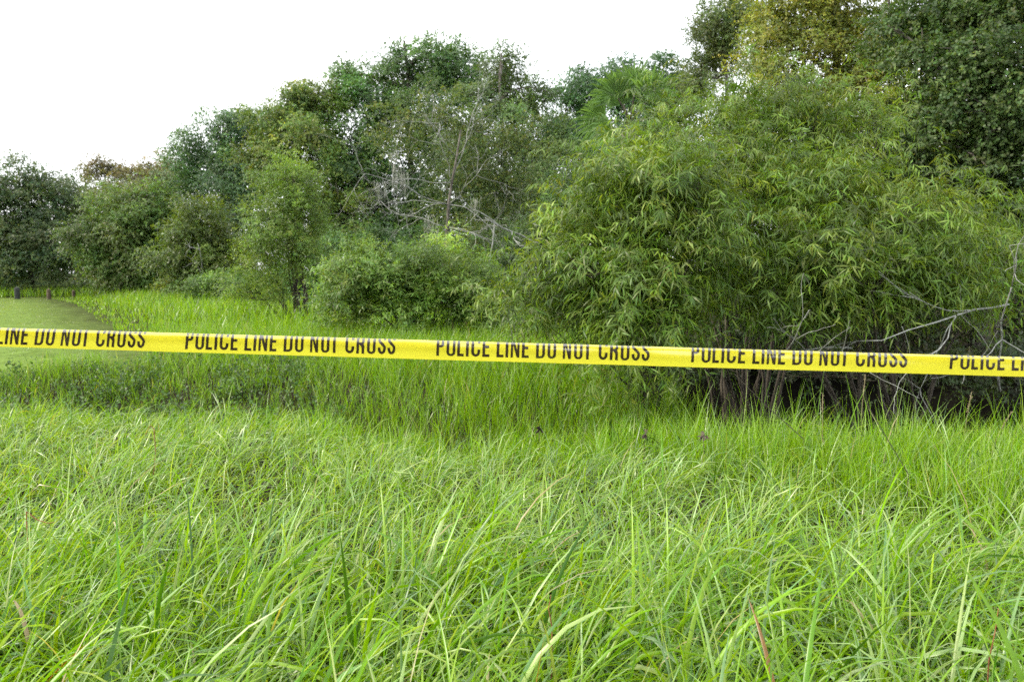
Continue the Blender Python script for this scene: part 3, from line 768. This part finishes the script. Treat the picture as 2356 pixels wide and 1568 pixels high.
# ------------------------------------------------------------------ cabbage palm behind the willows
def make_palm():
    rng = np.random.default_rng(51)
    b = np.array(base_at(1440, 13.2))
    root = link('palm_tree', None, loc=b)
    tag(root, 'fan palm with spiky fronds rising above the willow shrub', 'palm', None)
    hub = px(1450, 282, 13.2) - b
    t_ = np.linspace(0, 1, 12)[:, None]
    link('trunk', tube_mesh('trunk', [(np.array([0, 0, 0]) + (hub - [0, 0, .15]) * t_, np.linspace(.17, .14, 12))], 12), M['bark'], root)
    specs = [(-1.0, .12, 1.05), (-.55, .95, 1.1), (.12, 1.15, 1.2), (.75, .95, 1.15), (1.15, .25, 1.05), (-.9, -.5, .9), (.8, -.5, .9), (-.15, .35, .8)]
    for (dx, dz, s) in specs:
        s *= .78
        d = nrm(np.array([dx, rng.uniform(-.7, .1), dz]))
        c = hub + d * .50 * s
        side = nrm(np.cross(d, [rng.normal() * .35, 1, .25])); nn = np.cross(side, d)
        V, Tt, cols = [], [], []
        nseg = 30
        for k in range(nseg):
            a = (k / (nseg - 1) - .5) * 2 * 1.35
            dr = nrm(d * math.cos(a) + side * math.sin(a) + nn * .12 * math.cos(2 * a))
            L = .74 * s * (1 - .18 * abs(a) / 1.75) * rng.uniform(.9, 1.08)
            ww = .021
            pn = nrm(np.cross(dr, nn))
            lift = nn * (.018 if k % 2 else -.018)
            tipdroop = np.array([0, 0, -1]) * .30 * L * rng.uniform(.3, 2.0)
            pts = [c, c + dr * L * .5 - pn * ww + lift, c + dr * L * .5 + pn * ww - lift, c + dr * L * .8 + tipdroop * .3 - pn * ww * .5, c + dr * L * .8 + tipdroop * .3 + pn * ww * .5, c + dr * L + tipdroop]
            o_ = len(V); V += pts
            Tt += [[o_, o_ + 2, o_ + 1], [o_ + 1, o_ + 2, o_ + 4], [o_ + 1, o_ + 4, o_ + 3], [o_ + 3, o_ + 4, o_ + 5]]
            cc = np.array([.125, .23, .06]) * rng.uniform(.75, 1.3)
            cols += [cc] * 6
        fr = link('frond', mesh_np('frond', np.array(V), np.array(Tt), col=np.array(cols)), M['leaf'], root)
        link('stalk', tube_mesh('stalk', [(np.linspace(hub, c, 4), np.array([.018, .015, .012, .01]))], 5), M['stem'], fr)


make_palm()


# ------------------------------------------------------------------ dead grey tree with hanging moss
def branch_rec(rng, lines, s, d, L, r, depth, curl=.25, gz=0.0):
    k = 6
    P = [s]; dd = d
    for i in range(k):
        dd = nrm(dd + rng.normal(size=3) * curl * .45 + np.array([0, 0, gz]))
        P.append(P[-1] + dd * L / k)
    P = np.array(P)
    lines.append((P, np.linspace(r, r * .45, k + 1)))
    if depth == 0:
        return
    for i in range(rng.integers(3, 5)):
        j = rng.integers(2, k + 1)
        nd = nrm(nrm(P[j] - P[j - 1]) + rng.normal(size=3) * .75)
        branch_rec(rng, lines, P[j], nd, L * rng.uniform(.4, .68), r * .5, depth - 1, curl, gz)


def dead_tree():
    rng = np.random.default_rng(71)
    y = 22.0
    b = np.array(base_at(1005, y))
    root = link('dead_tree', None, loc=b)
    tag(root, 'half-dead tree with bare pale grey branches and hanging moss, centre', 'tree')
    top = px(1060, 300, y) - b
    tl = wob(rng, np.zeros(3), top, 9, .08)
    link('trunk', tube_mesh('trunk', [(tl, np.linspace(.07, .02, 9))], 8), M['bark'], root)
    lim = [((1005, 470), (800, 470)), ((1010, 520), (830, 400)), ((1010, 430), (880, 330)), ((1020, 400), (1090, 190)), ((1030, 350), (930, 260)),
           ((1020, 480), (1150, 380)), ((1015, 530), (1190, 480)), ((1020, 450), (1260, 420)), ((1040, 340), (1160, 250)), ((1005, 500), (870, 530)), ((1010, 540), (1150, 580)), ((1010, 460), (900, 440)), ((1020, 500), (1240, 560)), ((1015, 420), (960, 300)), ((1010, 470), (840, 520))]
    for (a, e) in lim:
        s = px(a[0], a[1], y) - b; en = px(e[0], e[1], y - rng.uniform(.3, 2.0)) - b
        j = int(np.argmin(np.linalg.norm(tl - s, axis=1))); s = tl[j]
        L = np.linalg.norm(en - s)
        lines = []
        branch_rec(rng, lines, s, nrm(en - s + rng.normal(size=3) * L * .12), L * .85, .013, 3, .5, -.02)
        link('branch', tube_mesh('branch', lines, 4), M['grey'], root)
    # hanging moss
    for (u, v, l) in [(915, 380, .9), (922, 400, .6), (985, 500, .7), (1000, 520, .6), (905, 350, .5), (1090, 460, .5), (870, 420, .4)]:
        p0 = px(u, v, y - .5) - b
        lines = []
        for i in range(13):
            s = p0 + rng.normal(size=3) * [.09, .09, .06]
            k = 6; P = s + np.cumsum(np.concatenate([np.zeros((1, 3)), rng.normal(size=(k, 3)) * [.02, .02, .01] + [0, 0, -l * rng.uniform(.5, 1.1) / k]]), 0)
            lines.append((P, np.linspace(.006, .003, k + 1)))
        link('moss', tube_mesh('moss', lines, 3), M['moss'], root)
    # thin living foliage among the bare limbs
    lob = [tuple(np.array(LB(u, v, y + 1.1, ru, rv, .8)[:3]) - b) + tuple(LB(u, v, y + 1.1, ru, rv, .8)[3:]) for (u, v, ru, rv) in
           [(960, 270, 70, 45), (1080, 330, 110, 70), (1180, 370, 90, 90), (1040, 260, 50, 40), (900, 310, 50, 45), (1100, 440, 110, 60), (1060, 540, 90, 60), (1200, 480, 60, 60)]]
    P, O, TN = lobe_points(rng, lob, 1700, b)
    B = np.repeat(P, 3, 0) + rng.normal(size=(len(P) * 3, 3)) * .12
    S = sprigs(rng, B, np.repeat(O, 3, 0) * .6 + rng.normal(size=B.shape) * .6 + [0, 0, .4], .3, 6, .085, .05, .3, .8, .15, pal=[(.095, .15, .05), (.12, .175, .055), (.08, .125, .05), (.16, .19, .05)])
    c = link('crown', leaves_mesh('crown', 'tri', *S), M['leaf'], root); c['kind'] = 'stuff'


dead_tree()


def fallen_branches():
    rng = np.random.default_rng(83)
    specs = [((2320, 700), (2000, 690), 7.1, 'pale bare branch fanning out above the hollow at the right', 5),
             ((1240, 560), (1110, 500), 17.0, 'bare grey branch sprawling left of the big willow', 3),
             ((1960, 800), (1730, 680), 7.3, 'thin bare branch dipping into the dark hollow below the willow', 4),
             ((2300, 900), (2330, 640), 7.0, 'upright thin bare stem at the right edge of the hollow', 6),
             ((470, 640), (440, 560), 33.0, 'dead grey twigs standing in the far yellow-green thicket', 7)]
    for (a, e, y, lab, sd_) in specs:
        rng = np.random.default_rng(80 + sd_)
        s = px(a[0], a[1], y + .4); en = px(e[0], e[1], y - .2)
        lines = []
        L = np.linalg.norm(en - s)
        branch_rec(rng, lines, np.zeros(3), nrm(en - s), L, .011 * (1 if y < 10 else 2.5), 2, .28, .0)
        root = link('bare_branch', tube_mesh('bare_branch', lines, 5), M['grey'], loc=s)
        tag(root, lab, 'branch', 'bare branches among the shrubs')


fallen_branches()


# dark mass of the wood far behind
def distant_wood():
    rng = np.random.default_rng(91)
    n = 5200
    x = rng.uniform(-48, 46, n); y = rng.uniform(56, 62, n)
    top = np.interp(x, [-48, -36, -25, -15, 0, 20, 46], [4.5, 5.0, 5.5, 7.5, 9, 9, 10]) + .8 * vnoise(x, x * 0, .5, 2)
    z = rng.random(n) ** .8 * top + .2
    B = np.stack([x, y, z], -1)
    S = sprigs(rng, B, rng.normal(size=B.shape) + [0, -.5, .3], .9, 9, .42, .22, .3, .9, .1, pal=[(.04, .07, .03), (.055, .085, .035)])
    o = link('distant_wood', leaves_mesh('distant_wood', 'tri', *S), M['leaf'])
    tag(o, 'dark mass of far woodland closing the gaps between the trees', 'woodland', None, 'stuff')


distant_wood()


# ------------------------------------------------------------------ posts on the lawn
def bollard(u, v_top, v_bot, y, rad, mat, lab):
    p0 = px(u, v_bot, y); p1 = px(u, v_top, y)
    gz = float(GH(p0[0], p0[1])); h = p1[2] - gz
    root = link('wooden_post', None, loc=(p0[0], p0[1], gz)); tag(root, lab, 'post', 'short posts at the end of the lawn')
    r = [rad * 1.02, rad, rad * .99, rad * .98, rad * .90]; z = [-.1, .02, h * .5, h - .035, h - .008]
    link('shaft', tube_mesh('shaft', [(np.stack([np.zeros(5), np.zeros(5), np.array(z)], -1), np.array(r))], 16, False), M[mat], root)
    link('cap', tube_mesh('cap', [(np.array([[0, 0, h - .006], [0, 0, h + .012], [.0, 0, h + .02]]), np.array([rad * .86, rad * .84, rad * .6]))], 16, False), M[mat], root)


bollard(40, 663, 686, 39.5, .125, 'post_dark', 'black short post at the far left end of the lawn')
bollard(113, 667, 688, 39.0, .10, 'post_brown', 'brown short post right of the black post')
bollard(170, 669, 684, 40.5, .08, 'post_brown', 'faint brown post half hidden in grass, rightmost of three')


# ------------------------------------------------------------------ police tape
REP = .6625
UNIT = .555 / 1430.0          # one layout unit of the lettering in metres


def rrect(x0, x1, y0, y1, r, corners=(1, 1, 1, 1), n=6):
    """rounded rectangle, corners bl, br, tr, tl"""
    P = []
    for (cx, cy, a0, on) in ((x0, y0, 180, corners[0]), (x1, y0, 270, corners[1]), (x1, y1, 0, corners[2]), (x0, y1, 90, corners[3])):
        if not on:
            P.append((cx, cy)); continue
        ox = cx + r if cx == x0 else cx - r
        oy = cy + r if cy == y0 else cy - r
        for k in range(n + 1):
            a = R(a0 + 90 * k / n)
            P.append((ox + r * math.cos(a), oy + r * math.sin(a)))
    return P


def stroke(path, hw):
    """closed outline of a centre line of even thickness"""
    P = np.array(path, float)
    T = nrm(np.gradient(P, axis=0)); N_ = np.stack([-T[:, 1], T[:, 0]], -1)
    return [tuple(p) for p in P + N_ * hw] + [tuple(p) for p in (P - N_ * hw)[::-1]]


def arc(cx, cy, rx, ry, a0, a1, n=10):
    return [(cx + rx * math.cos(R(a0 + (a1 - a0) * k / n)), cy + ry * math.sin(R(a0 + (a1 - a0) * k / n))) for k in range(n + 1)]


def glyph(ch, x0, x1, H=138.0, s=18.5):
    w_ = x1 - x0; m = s / 2
    if ch == 'I': return [[(x0, 0), (x1, 0), (x1, H), (x0, H)]]
    if ch == 'L': return [[(x0, 0), (x1, 0), (x1, s), (x0 + s, s), (x0 + s, H), (x0, H)]]
    if ch == 'T':
        c = (x0 + x1) / 2
        return [[(c - m, 0), (c + m, 0), (c + m, H - s), (x1, H - s), (x1, H), (x0, H), (x0, H - s), (c - m, H - s)]]
    if ch == 'E':
        return [[(x0, 0), (x1, 0), (x1, s), (x0 + s, s), (x0 + s, H / 2 - m), (x1 - 4, H / 2 - m), (x1 - 4, H / 2 + m), (x0 + s, H / 2 + m), (x0 + s, H - s), (x1, H - s), (x1, H), (x0, H)]]
    if ch == 'N':
        return [[(x0, 0), (x0 + s * .85, 0), (x0 + s * .85, H * .62), (x1 - s * .95, 0), (x1, 0), (x1, H), (x1 - s * .85, H), (x1 - s * .85, H * .38), (x0 + s * .95, H), (x0, H)]]
    if ch == 'O': return [rrect(x0, x1, 0, H, w_ * .46), rrect(x0 + s, x1 - s, s * .85, H - s * .85, (w_ - 2 * s) * .46)]
    if ch == 'D': return [rrect(x0, x1, 0, H, w_ * .45, (0, 1, 1, 0)), rrect(x0 + s, x1 - s, s * .85, H - s * .85, (w_ - 2 * s) * .45, (0, 1, 1, 0))]
    if ch == 'P':
        hb = H * .42
        o_ = [(x0, 0), (x0 + s, 0), (x0 + s, hb)] + [p_ for p_ in rrect(x0 + s, x1, hb, H, w_ * .42, (0, 1, 1, 0))[1:-1]] + [(x0, H)]
        return [o_, rrect(x0 + s, x1 - s, hb + s * .85, H - s * .85, (w_ - 2 * s) * .45, (0, 1, 1, 0))]
    if ch == 'R':
        hb = H * .44
        top = rrect(x0 + s, x1, hb, H, w_ * .36, (0, 0, 1, 0))
        o_ = [(x0, 0), (x0 + s, 0), (x0 + s, hb), (x0 + s + 5, hb), (x1 - s - 1, hb * .7), (x1 - s - 1, 6), (x1 - s + 1, 0), (x1 + 2, 0), (x1 - 1, 7), (x1 - 1, hb * .85), (x1 - 7, hb + 6), (x1, hb + 20)] + top[2:-1] + [(x0, H)]
        return [o_, rrect(x0 + s, x1 - s, hb + s * .85, H - s * .85, (w_ - 2 * s) * .45, (0, 1, 1, 0))]
    if ch == 'C':
        c = (x0 + x1) / 2; rx = w_ / 2 - m; ry = w_ * .40
        pth = [(x1 - m, H * .36)] + arc(c, m + ry, rx, ry, 0, -180) + arc(c, H - m - ry, rx, ry, 180, 0) + [(x1 - m, H * .66)]
        return [stroke(pth, m)]
    if ch == 'S':
        c = (x0 + x1) / 2; rx = w_ / 2 - m; ry = H * .24 - m * .4
        pth = [(x0 + m, H * .33)] + arc(c, m + ry, rx, ry, 180, 360)[0:] + [(x1 - m - 1, H * .38), (c + rx * .3, H * .48), (c - rx * .3, H * .55), (x0 + m + 1, H * .65)] + arc(c, H - m - ry, rx, ry, 180, 0) + [(x1 - m, H * .69)]
        return [stroke(pth, m)]


TEXT = [('P', 740, 792), ('O', 808, 868), ('L', 880, 925), ('I', 939, 958), ('C', 975, 1035), ('E', 1050, 1098), ('L', 1145, 1193), ('I', 1205, 1224), ('N', 1240, 1299), ('E', 1315, 1362),
        ('D', 1410, 1470), ('O', 1487, 1545), ('N', 1590, 1645), ('O', 1665, 1722), ('T', 1733, 1777), ('C', 1830, 1890), ('R', 1905, 1960), ('O', 1977, 2035), ('S', 2050, 2105), ('S', 2116, 2170)]

# tape path: straight line through two points; the cross-section is an arch folded over along the top
tl0 = px(0, 754.5, 2.091); tl1 = px(2356, 822, 2.031)
TDIR = nrm(tl1 - tl0)
FRONT, WIDTH, RF = .0535, .0762, .0056


def tape_pt(X, s, lift=0.0):
    """X metres along the tape from picture left, s metres up the sheet from its lower front edge. returns (n,3)"""
    X = np.asarray(X, float); s = np.asarray(s, float)
    sag = -.006 * (1 - ((X - 1.35) / 6.0) ** 2) + .006
    rip = .0012 * np.sin(X * 9.0) + .0007 * np.sin(X * 23 + 1.0 + s * 60)
    sf = FRONT - np.pi * RF / 2            # straight part of the front
    a = np.clip((s - sf) / RF, 0, np.pi)   # angle round the fold
    front = s <= sf
    back = s > sf + np.pi * RF
    bow = .0014 * np.sin(np.clip(s / sf, 0, 1) * np.pi) + .0005 * np.sin(np.clip(s / sf, 0, 1) * 7 + X * 2.2)     # front bulges a little to the camera
    h = np.where(front, s, np.where(back, sf - (s - sf - np.pi * RF), sf + RF * np.sin(a)))
    d = np.where(front, -bow, np.where(back, 2 * RF + .006 * ((s - sf - np.pi * RF) / .02) ** 2, RF * (1 - np.cos(a))))
    nl = np.stack([np.zeros_like(h), np.where(front, -1, np.where(back, 1, -np.cos(a))), np.where(front | back, 0, np.sin(a))], -1)
    h2 = h - (sf + RF)
    # lower edge is pulled back towards the right: the sheet is slightly rolled along its length
    tilt = .15 - .02 * X
    P = tl0 + TDIR * X[..., None]
    yy = d + rip - h2 * tilt
    return P + np.stack([np.zeros_like(h), yy, h2 + sag], -1) + nl * lift


def make_tape():
    root = link('police_tape', None, loc=tuple(tl0))
    tag(root, 'yellow plastic barrier tape printed POLICE LINE DO NOT CROSS', 'barrier tape')
    x = np.arange(-4.2, 7.01, .02)
    sf = FRONT - math.pi * RF / 2
    s = np.concatenate([np.linspace(0, sf, 14), sf + RF * math.pi * np.linspace(0, 1, 10)[1:], np.linspace(sf + RF * math.pi, WIDTH, 6)[1:]])
    XX_, SS_ = np.meshgrid(x, s)
    V = tape_pt(XX_.ravel(), SS_.ravel()) - tl0
    a, b = XX_.shape
    q_ = (np.arange(a - 1)[:, None] * b + np.arange(b - 1)[None])
    me = mesh_np('band', V, quads=np.stack([q_, q_ + 1, q_ + b + 1, q_ + b], -1).reshape(-1, 4), smooth=True)
    m, t, o = nodes('yellow_plastic_film')
    p_ = t.nodes.new('ShaderNodeBsdfPrincipled')
    p_.inputs['Base Color'].default_value = (.95, .86, .05, 1)
    p_.inputs['Roughness'].default_value = .24; p_.inputs['Specular IOR Level'].default_value = .8; p_.inputs['Coat Weight'].default_value = 1; p_.inputs['Coat IOR'].default_value = 2.1; p_.inputs['Coat Roughness'].default_value = .12
    tr = t.nodes.new('ShaderNodeBsdfTranslucent'); tr.inputs['Color'].default_value = (1.0, .90, .06, 1)
    ms = t.nodes.new('ShaderNodeMixShader'); ms.inputs[0].default_value = .38
    gn = t.nodes.new('ShaderNodeNewGeometry'); nz = t.nodes.new('ShaderNodeTexNoise'); nz.inputs['Scale'].default_value = 9; nz.inputs['Detail'].default_value = 3
    mpn = t.nodes.new('ShaderNodeMapping'); mpn.inputs['Scale'].default_value = (.6, 1, 5)
    t.links.new(gn.outputs['Position'], mpn.inputs['Vector']); t.links.new(mpn.outputs[0], nz.inputs['Vector'])
    bm_ = t.nodes.new('ShaderNodeBump'); bm_.inputs['Strength'].default_value = .25; bm_.inputs['Distance'].default_value = .004
    t.links.new(nz.outputs['Fac'], bm_.inputs['Height']); t.links.new(bm_.outputs[0], p_.inputs['Normal'])
    t.links.new(p_.outputs[0], ms.inputs[1]); t.links.new(tr.outputs[0], ms.inputs[2]); t.links.new(ms.outputs[0], o.inputs['Surface'])
    band = link('band', me, m, root)
    ink, t, o = nodes('dark_brown_ink')
    p_ = t.nodes.new('ShaderNodeBsdfPrincipled'); p_.inputs['Roughness'].default_value = .35; p_.inputs['Coat Weight'].default_value = 1; p_.inputs['Coat IOR'].default_value = 2.1; p_.inputs['Coat Roughness'].default_value = .12
    gn = t.nodes.new('ShaderNodeNewGeometry'); nz = t.nodes.new('ShaderNodeTexNoise'); nz.inputs['Scale'].default_value = 220
    t.links.new(gn.outputs['Position'], nz.inputs['Vector'])
    r_ = t.nodes.new('ShaderNodeValToRGB'); r_.color_ramp.elements[0].position = .3; r_.color_ramp.elements[0].color = (.016, .010, .003, 1)
    r_.color_ramp.elements[1].position = .75; r_.color_ramp.elements[1].color = (.040, .024, .005, 1)
    t.links.new(nz.outputs['Fac'], r_.inputs[0]); t.links.new(r_.outputs[0], p_.inputs['Base Color']); t.links.new(p_.outputs[0], o.inputs['Surface'])
    # lettering: outlines filled as 2-D curves, cut into strips so that they bend with the sheet
    cuts = np.concatenate([np.arange(10, 118, 9.0)]).tolist()
    shapes = {}
    for (ch, x0, x1) in TEXT:
        key = (ch, x1 - x0)
        if key in shapes: continue
        cu = bpy.data.curves.new('outline', 'CURVE'); cu.dimensions = '2D'; cu.fill_mode = 'BOTH'
        for poly in glyph(ch, 0, x1 - x0):
            sp = cu.splines.new('POLY'); sp.points.add(len(poly) - 1); sp.use_cyclic_u = True
            for pt, (a_, b_) in zip(sp.points, poly): pt.co = (a_, b_, 0, 1)
        tmp = bpy.data.objects.new('outline', cu); C.objects.link(tmp)
        dg = bpy.context.evaluated_depsgraph_get()
        me2 = bpy.data.meshes.new_from_object(tmp.evaluated_get(dg))
        bpy.data.objects.remove(tmp); bpy.data.curves.remove(cu)
        bmm = bmesh.new(); bmm.from_mesh(me2); bpy.data.meshes.remove(me2)
        for cz in np.concatenate([np.arange(12, 84, 18.0), np.arange(84, 138, 5.0)]):
            bmesh.ops.bisect_plane(bmm, geom=bmm.verts[:] + bmm.edges[:] + bmm.faces[:], plane_co=(0, cz, 0), plane_no=(0, 1, 0))
        bmesh.ops.triangulate(bmm, faces=bmm.faces[:])
        bmm.verts.ensure_lookup_table()
        shapes[key] = (np.array([v.co[:2] for v in bmm.verts]), np.array([[v.index for v in f_.verts] for f_ in bmm.faces]))
        bmm.free()
    # the first letter of one repeat starts where the photograph shows it (pixel column 424)
    X_start = None
    for Xt in np.linspace(-.2, 3, 3201):
        p_ = tl0 + TDIR * Xt
        u_ = 1178 + F * p_[0] / (p_[1] * math.cos(PITCH) - (p_[2] - CAM_Z) * math.sin(PITCH))
        if u_ >= 422: X_start = Xt; break
    for rep in range(-2, 5):
        for (ch, x0, x1) in TEXT:
            vv, ff = shapes[(ch, x1 - x0)]
            lx = (vv[:, 0] + x0 - 740) * UNIT; ly = vv[:, 1] * UNIT
            X = X_start + rep * REP + lx
            off = np.interp(X, [0, .5, 1.1, 1.8, 2.7], [.0070, .0085, .0105, .0128, .0155])      # height of the base line above the lower edge
            shear = np.interp(X, [-.2, .3, .9, 1.5, 2.7], [.30, .22, .08, .02, .0])
            P = tape_pt(X + shear * ly, off + ly, .00025) - tl0
            link('letter', mesh_np('letter', P, ff), ink, band)


make_tape()


# ------------------------------------------------------------------ single stalks and withered leaves in the grass
def stalk(pts, y, r, mat, name, lab, cat='stalk'):
    P = np.array([px(u, v, yy) for (u, v), yy in zip(pts, y)])
    b = P[0].copy()
    g = float(GH(b[0], b[1]))
    P = np.concatenate([[[b[0], b[1], g]], P]); P0 = P[0].copy()
    # smooth the line
    t = np.linspace(0, len(P) - 1, 4 * len(P)); Q = np.stack([np.interp(t, np.arange(len(P)), P[:, k]) for k in range(3)], -1)
    o = link(name, tube_mesh(name, [(Q - P0, np.linspace(r, r * .5, len(Q)))], 5), M[mat], loc=tuple(P0))
    tag(o, lab, cat)


stalk([(352, 1100), (358, 1040), (354, 985), (345, 978), (335, 1000)], [4.9] * 5, .0034, 'red', 'grass_stalk', 'bent reddish-brown grass stalk standing in the left meadow')
stalk([(60, 1175), (85, 1195), (112, 1203), (125, 1200)], [3.1, 3.1, 3.1, 3.1], .0026, 'red', 'grass_stalk', 'curled red grass stalk near the left edge')
stalk([(2275, 1520), (2290, 1450), (2297, 1400)], [2.2, 2.2, 2.2], .0022, 'red', 'grass_stalk', 'dark red upright stalk at the lower right')
stalk([(1270, 1440), (1262, 1400), (1268, 1368)], [2.3, 2.3, 2.3], .0022, 'red', 'grass_stalk', 'dark red stalk in the lower centre grass')
stalk([(1850, 1010), (1760, 930), (1690, 860)], [4.6, 4.6, 4.6], .0030, 'stem', 'weed_stem', 'thin green-brown weed stem leaning left before the hollow', 'stem')
stalk([(2090, 1090), (2030, 990), (1990, 920)], [4.3, 4.3, 4.3], .0030, 'stem', 'weed_stem', 'leaning weed stem right of the thin stem', 'stem')


def withered(u, v, y, s, lab, seed):
    rng = np.random.default_rng(seed)
    c = px(u, v, y)
    g = float(GH(c[0], c[1]))
    root = link('withered_plant', None, loc=(c[0], c[1], g)); tag(root, lab, 'plant', 'withered brown plants in the meadow')
    h = c[2] - g
    link('stem', tube_mesh('stem', [(wob(rng, np.zeros(3), np.array([0, 0, h]), 6, .01), np.linspace(.003, .002, 6))], 5), M['dry'], root)
    for k in range(5):
        V = []; n = 5
        d = nrm(rng.normal(size=3) + [0, 0, -.3]); sd_ = nrm(np.cross(d, rng.normal(size=3))); cu = np.cross(d, sd_)
        for i in range(n):
            t = i / (n - 1); wv = math.sin(math.pi * min(.98, t * .9 + .08)) * .35 * s
            ct = np.array([0, 0, h]) + d * s * t + cu * s * .5 * t * t
            V += [ct - sd_ * wv + cu * wv * .7, ct, ct + sd_ * wv + cu * wv * .7]
        Q = [[i * 3 + j, i * 3 + j + 1, i * 3 + j + 4, i * 3 + j + 3] for i in range(n - 1) for j in range(2)]
        link('leaf', mesh_np('leaf', np.array(V), quads=np.array(Q), smooth=True), M['dry'], root)


withered(1242, 985, 5.6, .045, 'dark curled withered plant in the centre of the meadow', 1)
withered(1485, 998, 5.4, .035, 'small withered brown plant between two others, right of centre', 2)
withered(1617, 1003, 5.2, .04, 'withered brown plant furthest right, below the tape', 3)


def seed_head(u, v, y, lean, lab, seed):
    rng = np.random.default_rng(seed)
    c = px(u, v, y); g = float(GH(c[0], c[1]))
    root = link('seed_stalk', None, loc=(c[0], c[1], g)); tag(root, lab, 'stalk', 'stalks gone to seed before the hollow', 'thing')
    h = c[2] - g
    t = np.linspace(0, 1, 9)
    P = np.stack([lean * t ** 2.2, .02 * np.sin(t * 3), h * t * (1 - .12 * abs(lean) * t)], -1)
    link('stem', tube_mesh('stem', [(P[:7], np.linspace(.0022, .0014, 7))], 5), M['seed'], root)
    lines = [(np.linspace(P[6], P[8], 5), np.array([.002, .0035, .004, .003, .001]))]
    for k in range(26):
        f = rng.random(); b = P[6] + (P[8] - P[6]) * f
        d = nrm(nrm(P[8] - P[6]) + rng.normal(size=3) * .55)
        lines.append((np.stack([b, b + d * .007, b + d * .013]), np.array([.0008, .0022, .0006])))
    link('seed_head', tube_mesh('seed_head', lines, 4), M['seed'], root)


M['seed'] = bark_mat('ripe_seed', (.16, .13, .07), (.30, .25, .14), 90)
seed_head(1988, 862, 5.3, .01, 'upright brown seed head tallest before the dark hollow', 1)
seed_head(1900, 905, 5.2, -.02, 'small seed head left of the tallest one', 2)
seed_head(2226, 900, 5.2, .03, 'brown seed head near the right edge below the tape', 3)
seed_head(2285, 945, 5.0, .12, 'curved pale seed head bending right at the edge', 4)
